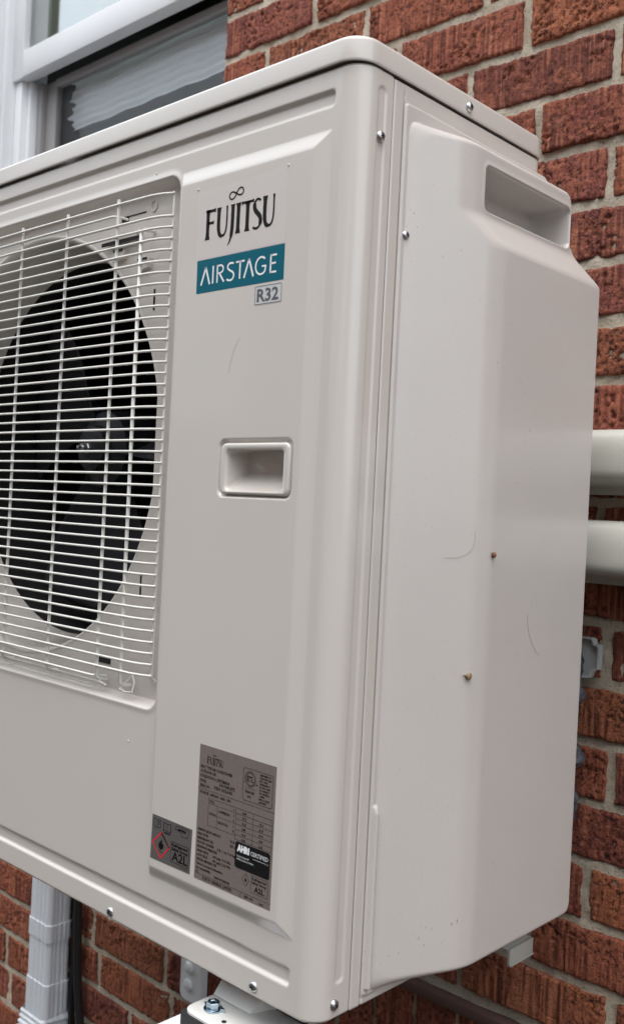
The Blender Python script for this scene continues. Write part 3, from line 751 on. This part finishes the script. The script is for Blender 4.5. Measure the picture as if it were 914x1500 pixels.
ribbon(am, [(x0+.0215, z0), (x0+.0215, z0+hh_)], .0018, -.00025)                                                        # R
ribbon(am, [(x0+.0215, z0+hh_-.0008), (x0+.0250, z0+hh_-.0008)]+[(x0+.0250+.0042*math.sin(a), z0+hh_*.74-(-1)*.0034*math.cos(a)) for a in [i*math.pi/10 for i in range(11)]]+[(x0+.0215, z0+hh_*.52)], .0016, -.00025)
ribbon(am, [(x0+.0245, z0+hh_*.5), (x0+.0305, z0)], .0018, -.00025)
sx = x0+.0345
sp = bez((sx+.0080, z0+hh_-.0012), (sx+.003, z0+hh_+.0006), (sx-.0006, z0+hh_*.90), (sx+.0006, z0+hh_*.70), 7)+bez((sx+.0006, z0+hh_*.70), (sx+.003, z0+hh_*.5), (sx+.0092, z0+hh_*.5), (sx+.0086, z0+hh_*.25), 7)[1:]+bez((sx+.0086, z0+hh_*.25), (sx+.008, z0-.0008), (sx+.003, z0-.0004), (sx-.0004, z0+.0014), 7)[1:]
ribbon(am, sp, .0017, -.00025)
ribbon(am, [(x0+.0508, z0), (x0+.0508, z0+hh_)], .0018, -.00025); ribbon(am, [(x0+.0455, z0+hh_-.0008), (x0+.0562, z0+hh_-.0008)], .0016, -.00025)
gx = x0+.0770
gp = [(gx+.0066*math.cos(a), z0+hh_/2+(hh_/2-.0006)*math.sin(a)) for a in [R(48)+i*R(268)/20 for i in range(21)]]+[(gx+.0056, z0+hh_*.42)]
ribbon(am, gp, .0017, -.00025); ribbon(am, [(gx+.001, z0+hh_*.46), (gx+.0062, z0+hh_*.46)], .0015, -.00025)
ex = x0+.0885; ribbon(am, [(ex, z0), (ex, z0+hh_)], .0018, -.00025)
for zz in (.0008, hh_/2+.0003, hh_-.0008): ribbon(am, [(ex, z0+zz), (ex+(.0070 if zz != hh_/2+.0003 else .0062), z0+zz)], .0016, -.00025)
am.done('lettering', M_wprint, tl, smooth=0)
rl_ = at(sheet('refrigerant_badge', rrect(-.1040, -.0710, .5755, .5922, .0015, 3), 0, .00018, M_rlabel, unit))
bm2 = MB(); lp = rrect(-.1032, -.0718, .5763, .5914, .0012, 3); ribbon(bm2, lp+[lp[0]], .0005, -.00022); bm2.done('border', M_inkgrey, rl_, smooth=0)
join_meshes([text_mesh('R32', -.1008, .5785, .0108, -.0003, M_inkgrey, None, w=.0258, bold=.0004)], 'lettering', M_inkgrey, rl_)

# rating plate
RX0, RX1, RZ0, RZ1 = -.1450, -.0500, .0765, .1942
rp = at(sheet('rating_plate', [(RX0, RZ0), (RX0, RZ1+.0004), (RX1, RZ1), (RX1, RZ0)], 0, .00016, M_foil, unit))
yy = -.00022; T = []
def tx(s_, x, z, h, w, bold=0.00016): T.append(text_mesh(s_, x, z, h, yy, M_tinyink, None, w=w, bold=bold, res=1))
W_ = RX1-RX0
name_logo(RX0+.0105, .1795, .0205, .0062, yy, M_tinyink, rp)
lines = [('SPLIT TYPE AIR CONDITIONER', .1755, .041), ('OUTDOOR USE', .1717, .020), ("UTILISATION A L'EXTERIEUR", .1676, .038), ('MODEL', .1634, .008), ('SERIAL NO.', .1592, .013)]
for s_, z, w in lines: tx(s_, RX0+.0022, z-.0012, .0025, w)
tx('AOU36RLXFZ', RX0+.0270, .1630, .0026, .0200); tx('VSN 002645', RX0+.0200, .1590, .0030, .0240)
tx('SOURCE  208/230V  60Hz  1PH', RX0+.0022, .1522, .0024, .040)
ln = MB(); LW = .00035
def seg(*s_): strips(ln, s_, yy, LW, .00003)
seg(((RX0, .1572), (RX1, .1535))) if False else seg(((RX0, .1562), (RX1, .1562)))
tx0, tx1 = RX0+.0145, RX1-.0020; tz1, tz0 = .1500, .1235; rows = 6
xm = [tx0, tx0+.0100, tx0+.0325, tx0+.0350+.0215, tx1]
for x_ in (tx0, tx1, tx0+.0350, tx0+.0560): seg(((x_, tz0 if x_ != tx0 else tz0+.003), (x_, tz1)))
seg(((tx0+.0115, tz0+.003), (tx0+.0115, tz1-.0045)))
seg(((tx0, tz1), (tx1, tz1)), ((tx0, tz1-.0045), (tx1, tz1-.0045)), ((tx0+.0115, tz1-.0135), (tx1, tz1-.0135)), ((tx0, tz0+.003), (tx0+.035, tz0+.003)), ((tx0+.035, tz0), (tx1, tz0)))
for k in range(2, 6): seg(((tx0+.035, tz1-.0045*k), (tx1, tz1-.0045*k)))
tx('TOTAL', tx0+.0010, tz1-.0035, .0022, .0065); tx('OUTDOOR', tx0+.0010, tz1-.0140, .0020, .0095); tx('COMPRESSOR', tx0+.0128, tz1-.0095, .0022, .0150); tx('FAN MOTOR', tx0+.0128, tz1-.0190, .0022, .0130)
for k, s_ in enumerate(('V', 'A', 'W', 'A', 'HP')): tx(s_, tx0+.0318, tz1-.0038-.0045*k, .0020, .0014)
for k, (a, b) in enumerate((('208', '230'), ('17.2', '15.6'), ('3.3', '3.3'), ('2980', '3010'), ('0.4', '4.00'), ('0.05', '0.06'))):
    tx(a, tx0+.0430, tz1-.0036-.0045*k, .0020, .0050); 
    if k: tx(b, tx0+.0635, tz1-.0036-.0045*k, .0020, .0050)
ll = [('MINIMUM CIRCUIT AMPACITY', '19.8 A', .030), ('MAX. FUSE', '20 A', .014), ('REFRIGERANT R32', '', .021), ('FACTORY CHARGED', '2 lb 1 oz / 1.0 kg', .022), ('MAXIMUM PRESSURE', '', .026), ('HIGH SIDE', '600 psig / 4.15 MPa', .015), ('LOW SIDE', '400 psig / 2.76 MPa', .014), ('SPECIAL REMARKS USE', '', .026), ('Tailored to product documentation', '', .034), ('for compatibility', '', .019)]
for k, (a, b, w) in enumerate(ll):
    z = .1195-.00375*k; tx(a, RX0+.0022, z, .0022, w)
    if b: tx(b, RX0+.0400-(.012 if len(b) > 8 else 0)-(.005 if len(b) > 18 else 0)+(.004 if len(b) < 8 else 0), z-.0005, .0022, .0085 if len(b) < 8 else .023)
tx('F3C', RX0+.0022, .0828, .0016, .003); tx('MADE IN THAILAND', RX0+.0260, .0832, .0020, .0200); tx('FUJITSU GENERAL LIMITED', RX0+.0110, .0782, .0026, .0380); tx('REV 001', RX0+.0640, .0784, .0020, .0105); tx('301', RX1-.0130, .0775, .0020, .005)
seg(((RX0, .0818), (RX1, .0818)), ((RX0+.0595, .0768), (RX0+.0595, .0818)))
# certification boxes
lp = rrect(RX1-.0385, RX1-.0035, .1590, .1860, .002, 3); ribbon(ln, lp+[lp[0]], .0004, yy)
ecx, ecz = RX1-.0300, .1776
for r_ in (.0062, .0050): ribbon(ln, [(ecx+r_*math.cos(a), ecz+r_*math.sin(a)) for a in [i*math.pi/16 for i in range(33)]], .0006 if r_ > .006 else .0004, yy)
tx('ETL', ecx-.0038, ecz-.0022, .0044, .0076, .0003); tx('c', ecx-.0082, ecz-.004, .0018, .0012); tx('us', ecx+.0066, ecz-.004, .0018, .0022)
tx('Intertek', ecx-.0055, .1655, .0030, .0110); tx('E195', ecx-.0026, .1618, .0018, .0042); seg(((ecx-.006, .1697), (ecx+.006, .1697)))
for k, s_ in enumerate(('CERTIFIED TO', 'CAN/CSA C22.2', 'NO. 236', 'CONFORMS TO', 'UL STD 1995', 'UL 60335-1', 'UL 60335-2', '-40', 'REV. 4 2019', 'LISTED')): tx(s_, RX1-.0190, .1828-.0025*k, .0015, .0045+.0012*len(s_)*.62)
lp = rrect(RX1-.0478+.0035, RX1-.0025, .1005, .1225, .0025, 4)
bb = MB(); bb.prism(lp, yy-.00005, yy+.00003); bdg = bb.done('certification_badge', M_blacklabel, rp)
join_meshes([text_mesh('AHRI', RX1-.0420, .1150, .0052, yy-.0001, M_wprint, None, w=.0150, bold=.0006, res=1), text_mesh('CERTIFIED', RX1-.0258, .1150, .0036, yy-.0001, M_rlabel, None, w=.0215, res=1),
             text_mesh('www.ahridirectory.org', RX1-.0225, .1125, .0010, yy-.0001, M_rlabel, None, w=.018, res=1), text_mesh('Unitary Small HP', RX1-.0420, .1100, .0016, yy-.0001, M_rlabel, None, w=.0150, res=1), text_mesh('AHRI Standard 210/240', RX1-.0420, .1075, .0016, yy-.0001, M_rlabel, None, w=.0205, res=1)], 'lettering', M_wprint, rp)
def diamond(mb, x, z, rx, rz, wd, y): ribbon(mb, [(x, z+rz), (x+rx, z), (x, z-rz), (x-rx, z), (x, z+rz), (x+rx, z)][:6], wd, y)
def flame(mb, x, z, s_, y):
    pts = [(0, -1), (.55, -.75), (.8, -.2), (.55, .35), (.5, 0), (.3, .25), (.35, .7), (.05, 1.1), (-.05, .55), (-.3, .75), (-.3, .2), (-.5, .4), (-.75, -.15), (-.55, -.75)]
    vs = [mb.bm.verts.new((x+p[0]*s_, y, z+p[1]*s_)) for p in pts]; c_ = mb.bm.verts.new((x, y, z-.2*s_))
    for i in range(len(vs)): mb.bm.faces.new((vs[i], vs[(i+1) % len(vs)], c_))
diamond(ln, RX1-.0300, .0935, .0042, .0052, .0005, yy); flame(ln, RX1-.0300, .0935, .0018, yy-.00002)
seg(((RX1-.0235, .0850), (RX1-.0235, .0990)), ((RX1-.0035, .0850), (RX1-.0035, .0990)), ((RX1-.0235, .0990), (RX1-.0035, .0990)), ((RX1-.0235, .0850), (RX1-.0035, .0850)))
tx('Refrigerant', RX1-.0225, .0958, .0022, .0175); tx('Safety Group', RX1-.0225, .0927, .0022, .0175); tx('A2L', RX1-.0195, .0865, .0046, .0120, .0003)
ln.done('ruling', M_tinyink, rp, smooth=0)
join_meshes(T, 'lettering', M_tinyink, rp)
# refrigerant warning label
wl = at(sheet('flammable_label', [(-.2072, .0768), (-.2065, .1176), (-.1503, .1170), (-.1512, .0772)], 0, .00016, M_foil2, unit))
l2 = MB(); T2 = []
def sg2(*s_): strips(l2, s_, yy, .0005, .00003)
# open books
for (bx, bz, k) in ((-.1990, .1115, 0), (-.1845, .1110, 1)):
    sg2(((bx-.005, bz+.003), (bx, bz+.002)), ((bx, bz+.002), (bx+.005, bz+.003)), ((bx-.005, bz-.004), (bx, bz-.005)), ((bx, bz-.005), (bx+.005, bz-.004)), ((bx-.005, bz+.003), (bx-.005, bz-.004)), ((bx+.005, bz+.003), (bx+.005, bz-.004)), ((bx, bz+.002), (bx, bz-.005)))
T2.append(text_mesh('i', -.1972, .1095, .0040, yy, M_ink, None, w=.0010, bold=.0003))
l2.prism(rrect(-.1900, -.1892, .1055, .1140, .0003, 2), yy-.00003, yy); l2.prism(rrect(-.1798, -.1790, .1055, .1140, .0003, 2), yy-.00003, yy); l2.prism(rrect(-.1890, -.1800, .1040, .1052, .0003, 2), yy-.00003, yy)
sg2(((-.1740, .1115), (-.1715, .1150)), ((-.1715, .1150), (-.1540, .1150)), ((-.1540, .1150), (-.1560, .1075)), ((-.1740, .1115), (-.1660, .1110)), ((-.1660, .1110), (-.1640, .1070)), ((-.1640, .1070), (-.1560, .1075)))
T2.append(text_mesh('service', -.1700, .1112, .0028, yy, M_ink, None, w=.0115, bold=.0003))
dm = MB(); ribbon(dm, [(-.1925, .1035), (-.1805, .0925), (-.1925, .0805), (-.2045, .0925), (-.1925, .1035), (-.1805, .0925)], .0017, yy); dm.done('diamond', M_red, wl, smooth=0)
flame(l2, -.1925, .0925, .0048, yy-.00002); sg2(((-.1965, .0862), (-.1885, .0862)))
sg2(((-.1782, .0815), (-.1782, .0995)), ((-.1535, .0815), (-.1535, .0995)), ((-.1782, .0995), (-.1535, .0995)), ((-.1782, .0815), (-.1535, .0815)))
T2 += [text_mesh('Refrigerant', -.1772, .0958, .0026, yy, M_ink, None, w=.0225, bold=.0002), text_mesh('Safety Group', -.1772, .0922, .0026, yy, M_ink, None, w=.0225, bold=.0002), text_mesh('A2L', -.1765, .0832, .0082, yy, M_ink, None, w=.0220, bold=.0003), text_mesh('9390008016', -.1640, .0790, .0014, yy, M_ink, None, w=.0100)]
l2.done('pictogram', M_ink, wl, smooth=0); join_meshes(T2, 'lettering', M_ink, wl)

# ------------------------------------------------------------------ wall bracket
brk = thing('wall_bracket', 'white steel wall bracket holding the heat pump from below', 'bracket', (-.4, .3, -.1))
BO = Vector((.4, -.3, .1))
def BR(o): o.location = Vector(o.location)+BO; return o
for xa in (-.166, -.700):
    yf_ = -.06 if xa > -.3 else .14
    am_ = MB(); am_.box(xa, xa+.045, yf_, .450, -.0575, -.0555, .0008); am_.box(xa, xa+.0022, yf_, .450, -.095, -.0580, .0008); am_.box(xa+.0428, xa+.045, yf_, .450, -.095, -.0580, .0008)
    o = BR(am_.done('bracket_arm', M_vinyl, brk))
    zl = -.372 if xa < -.3 else -.098
    wp = MB(); pl = rrect(xa-.004+.035, xa+.080, zl, -.02, .012, 6)
    wp.loft([[(a, .455, b) for a, b in pl], [(a, .4425, b) for a, b in pl], [(a, .4405, b) for a, b in rrect(xa+.033, xa+.078, zl+.002, -.022, .010, 6)]], True, True)
    wpo = BR(wp.done('wall_plate', M_vinyl, brk))
    kb = MB()
    for z in ((-.345, -.318) if xa < -.3 else (-.05, -.08)): kb.lathe([(.0095, 0), (.0095, -.002), (.0075, -.005), (.003, -.0065)], (xa+.053, .4405, z), 'y', 20, False, True)
    kb.done('bolt_cap', M_vinyl, wpo)
rbp = MB(); rbp.loft([[(a, b, -.0550) for a, b in rrect(-.1462, -.02, -.0090, .060, .004, 4)], [(a, b, -.0388) for a, b in rrect(-.1462, -.02, -.0090, .060, .004, 4)]], True, True)
BR(rbp.done('rubber_pad', M_rubber, brk))
rbp = MB(); rbp.box(-.70, -.60, .16, .24, -.0550, -.0050, .002); BR(rbp.done('rubber_pad', M_rubber, brk))

# ------------------------------------------------------------------ line covers on the wall
def duct(zb, zt, label, x0, x1, yf=.397):
    h = zt-zb; prof = [(.4575, zb), (.4505, zb), (.4498, zb+.0065), (.4480, zb+.0078)]
    prof += bez((.446, zb+.0085), (.416, zb+.0085), (yf, zb+.0095), (yf, zb+.024), 10)
    prof += bez((yf, zb+.030), (yf, zt-.004), (yf+.010, zt), (yf+.024, zt), 10)
    prof += [(.4575, zt)]
    o = MB().prism([(a, b) for a, b in prof], x0, x1, 'x').done('line_cover', M_duct, smooth=30)
    return tag(o, label, 'pipe cover', 'pipe covers on the brick wall')
duct(.4370, .5065, 'cream plastic pipe cover, upper of the two on the brick wall', -.5, 1.7)
duct(.3375, .4084, 'cream plastic pipe cover, lower of the two on the brick wall', -.5, 1.7)
# cut end of an open channel
yc = .461
ol = [(-.13, .2765), (-.0160, .2765), (-.0112, .2765), (-.0090, .2735), (-.0085, .2700), (-.0035, .2693), (-.0030, .2650), (-.0038, .2420), (-.0085, .2405), (-.0100, .2370), (-.0110, .2320), (-.020, .2300), (-.13, .2300)]
inn = [(-.129, .2748), (-.0162, .2748), (-.0124, .2746), (-.0107, .2725), (-.0103, .2684), (-.0055, .2676), (-.0048, .2640), (-.0055, .2436), (-.0100, .2420), (-.0116, .2380), (-.0125, .2338), (-.020, .2318), (-.129, .2318)]
ch_ = MB(); ch_.loft([[((a+.003)*1.25+.0034, .4575, b) for a, b in ol], [((a+.003)*1.25+.0034, yc-.012, b) for a, b in ol], [((a+.003)*1.25+.0034, yc-.012, b) for a, b in inn], [((a+.003)*1.25+.0034, .4565, b) for a, b in inn]], True, True)
tag(ch_.done('channel_offcut', M_channel), 'small grey white plastic channel end fixed to brick under the pipe covers', 'channel')
# crumpled sleeve
pts, rad = [], []
for i in range(90):
    z = .262-i*.0026
    pts.append((-.0225+.002*math.sin(i*.21), .4345+.003*math.sin(i*.3), z))
    base = .0105; 
    for zc_, a_, w_ in ((.214, .0095, .011), (.1420, .0085, .010), (.0965, .0030, .010), (.17, -.004, .008)): base += a_*math.exp(-((z-zc_)/w_)**2)
    rad.append(base+.0008*math.sin(i*1.7))
tag(MB().tube(pts, rad, 14).done('cable_sleeve', M_conduit, smooth=80), 'lumpy blue grey plastic wrapped cable on the brick beside the side cover', 'cable')

# ------------------------------------------------------------------ downspout and cable
ds = thing('downspout', 'white corrugated aluminium downspout on the brick below the heat pump', 'downspout', (-1.013, .425, gz))
DO = Vector((1.013, -.425, -gz))
def dsprof(x0, x1, y0, y1, g_=.0022):
    # clockwise outline with grooves in every face, rounded corners
    P_ = []
    def side(a, b, n_, nrm):
        for i in range(n_*6+1):
            t_ = i/(n_*6); e_ = 1 if .16 < t_ < .84 else 0
            k_ = g_*max(0, math.sin(t_*n_*2*math.pi-1.2))**.6*e_
            P_.append((a[0]+(b[0]-a[0])*t_-nrm[0]*k_, a[1]+(b[1]-a[1])*t_-nrm[1]*k_))
    r = .006
    side((x0+r, y0), (x1-r, y0), 4, (0, -1)); side((x1, y0+r), (x1, y1-r), 4, (1, 0)); side((x1-r, y1), (x0+r, y1), 4, (0, 1)); side((x0, y1-r), (x0, y0+r), 4, (-1, 0))
    return P_
DX0, DX1, DY0, DY1 = -1.046, -.980, .402, .450
def dpart(name, grow, z0, z1, flare=0):
    pr0 = dsprof(DX0-grow, DX1+grow, DY0-grow, DY1+grow)
    mb = MB(); mb.loft([[(a, b, z1) for a, b in pr0], [(a, b, z0) for a, b in pr0]], True, True)
    o = mb.done(name, M_downspout, ds, smooth=50); o.location = DO; return o
# camera-space rows 1352,1382,1437,1487 translate to these joint heights at the corner
dpart('pipe', 0, -.470, .74); 
dpart('pipe_collar', .0016, -.384, -.354); dpart('lower_pipe', .0016, -.600, -.460)
rvt = MB().lathe([(.003, 0), (.0026, .001), (.001, .0016)], (DX1+.0022, .433, -.475), 'x', 10, False, True).done('rivet', M_downspout, ds); rvt.location = DO
# pleated elbow that kicks out from the wall
loops = []
for i in range(40):
    t_ = i/39; a = t_*R(75); cyy, czz = DY0-.075, -.516
    g_ = .0026*(1 if (i//2) % 2 else 0)+.003
    pr = dsprof(DX0-g_, DX1+g_, -.027-g_, .027+g_, .0006)
    lp_ = []
    for (x_, q_) in pr:
        rr_ = .075+.024+q_; lp_.append((x_, cyy+rr_*math.cos(a), czz-rr_*math.sin(a)))
    loops.append(lp_)
el = MB().loft(loops).done('elbow', M_downspout, ds, smooth=50); el.location = DO
cb_ = MB().tube([(-.957, .444, .6), (-.957, .444, -.25), (-.954, .444, -.36), (-.948, .445, -.45), (-.930, .446, -.56), (-.90, .446, -.70), (-.88, .44, -.99)], .0075, 10).done('black_cable', M_black)
tag(cb_, 'black cable hanging down the brick just right of the white downspout', 'cable')
cb2 = MB().tube([(-.972, .450, .5), (-.972, .452, -.99)], .006, 8).done('black_cable', M_black)
tag(cb2, 'thin black cable tucked against the white downspout', 'cable')

# ------------------------------------------------------------------ small creatures and strands on the side cover
def cover_x(y, z):
    i = int(np.clip(round((y-ys[0])/.0009), 0, len(ys)-1)); j = int(np.clip(round((z-zs[0])/.0009), 0, len(zs)-1)); return float(XX[i, j])
def strand(pts, label):
    P3 = [(cover_x(y, z)+.0005, y, z) for y, z in pts]
    o = MB().tube(P3, .00012, 5).done('hair', M_hair, smooth=80); tag(o, label, 'hair')
strand(bez((.1375, .3930), (.1410, .3760), (.1280, .3680), (.1120, .3705), 16), 'short curved dark hair stuck beside the rust red bug')
strand(bez((.2230, .3200), (.2200, .3050), (.2350, .2850), (.2480, .2790), 16), 'long curved dark hair stuck on the lower right side cover')
sn = thing('snail', 'tiny brown snail stuck on the side cover', 'snail', (cover_x(.1378, .269), .1378, .269)); sn.scale = (.72,)*3
pts = []; rad = []
for i in range(60):
    a = i*.32; r_ = .0033*(1-i/66); pts.append((.0022+.0022*i/60, r_*math.cos(a)*.9, r_*math.sin(a)*.9)); rad.append(.0021*(1-i/75))
MB().tube(pts, rad, 10).done('shell', M_snail, sn, smooth=80)
MB().tube([(.0010, .002, -.001), (.0010, -.004, .0003), (.0010, -.0075, .0014), (.0012, -.0095, .0022)], [.0013, .0014, .0011, .0006], 8).done('snail_foot', mat('snail_flesh', (.16, .12, .07), .4), sn, smooth=80)
bg_ = thing('bug', 'tiny rust red bug on the side cover ridge', 'insect', (cover_x(.1591, .3734), .1591, .3734))
MB().tube([(.0010, 0, -.0026), (.0016, 0, -.0017), (.0019, .0002, 0), (.0016, .0002, .0016), (.0010, 0, .0026)], [.0004, .0016, .0020, .0016, .0005], 10).done('shell', M_rustbug, bg_, smooth=80)
lg = MB()
for z in (-.0015, 0, .0014):
    for s_ in (-1, 1): lg.tube([(.0010, 0, z), (.0012, s_*.0022, z*1.1), (.0002, s_*.0030, z*1.3)], .00018, 5)
lg.done('legs', M_black, bg_)
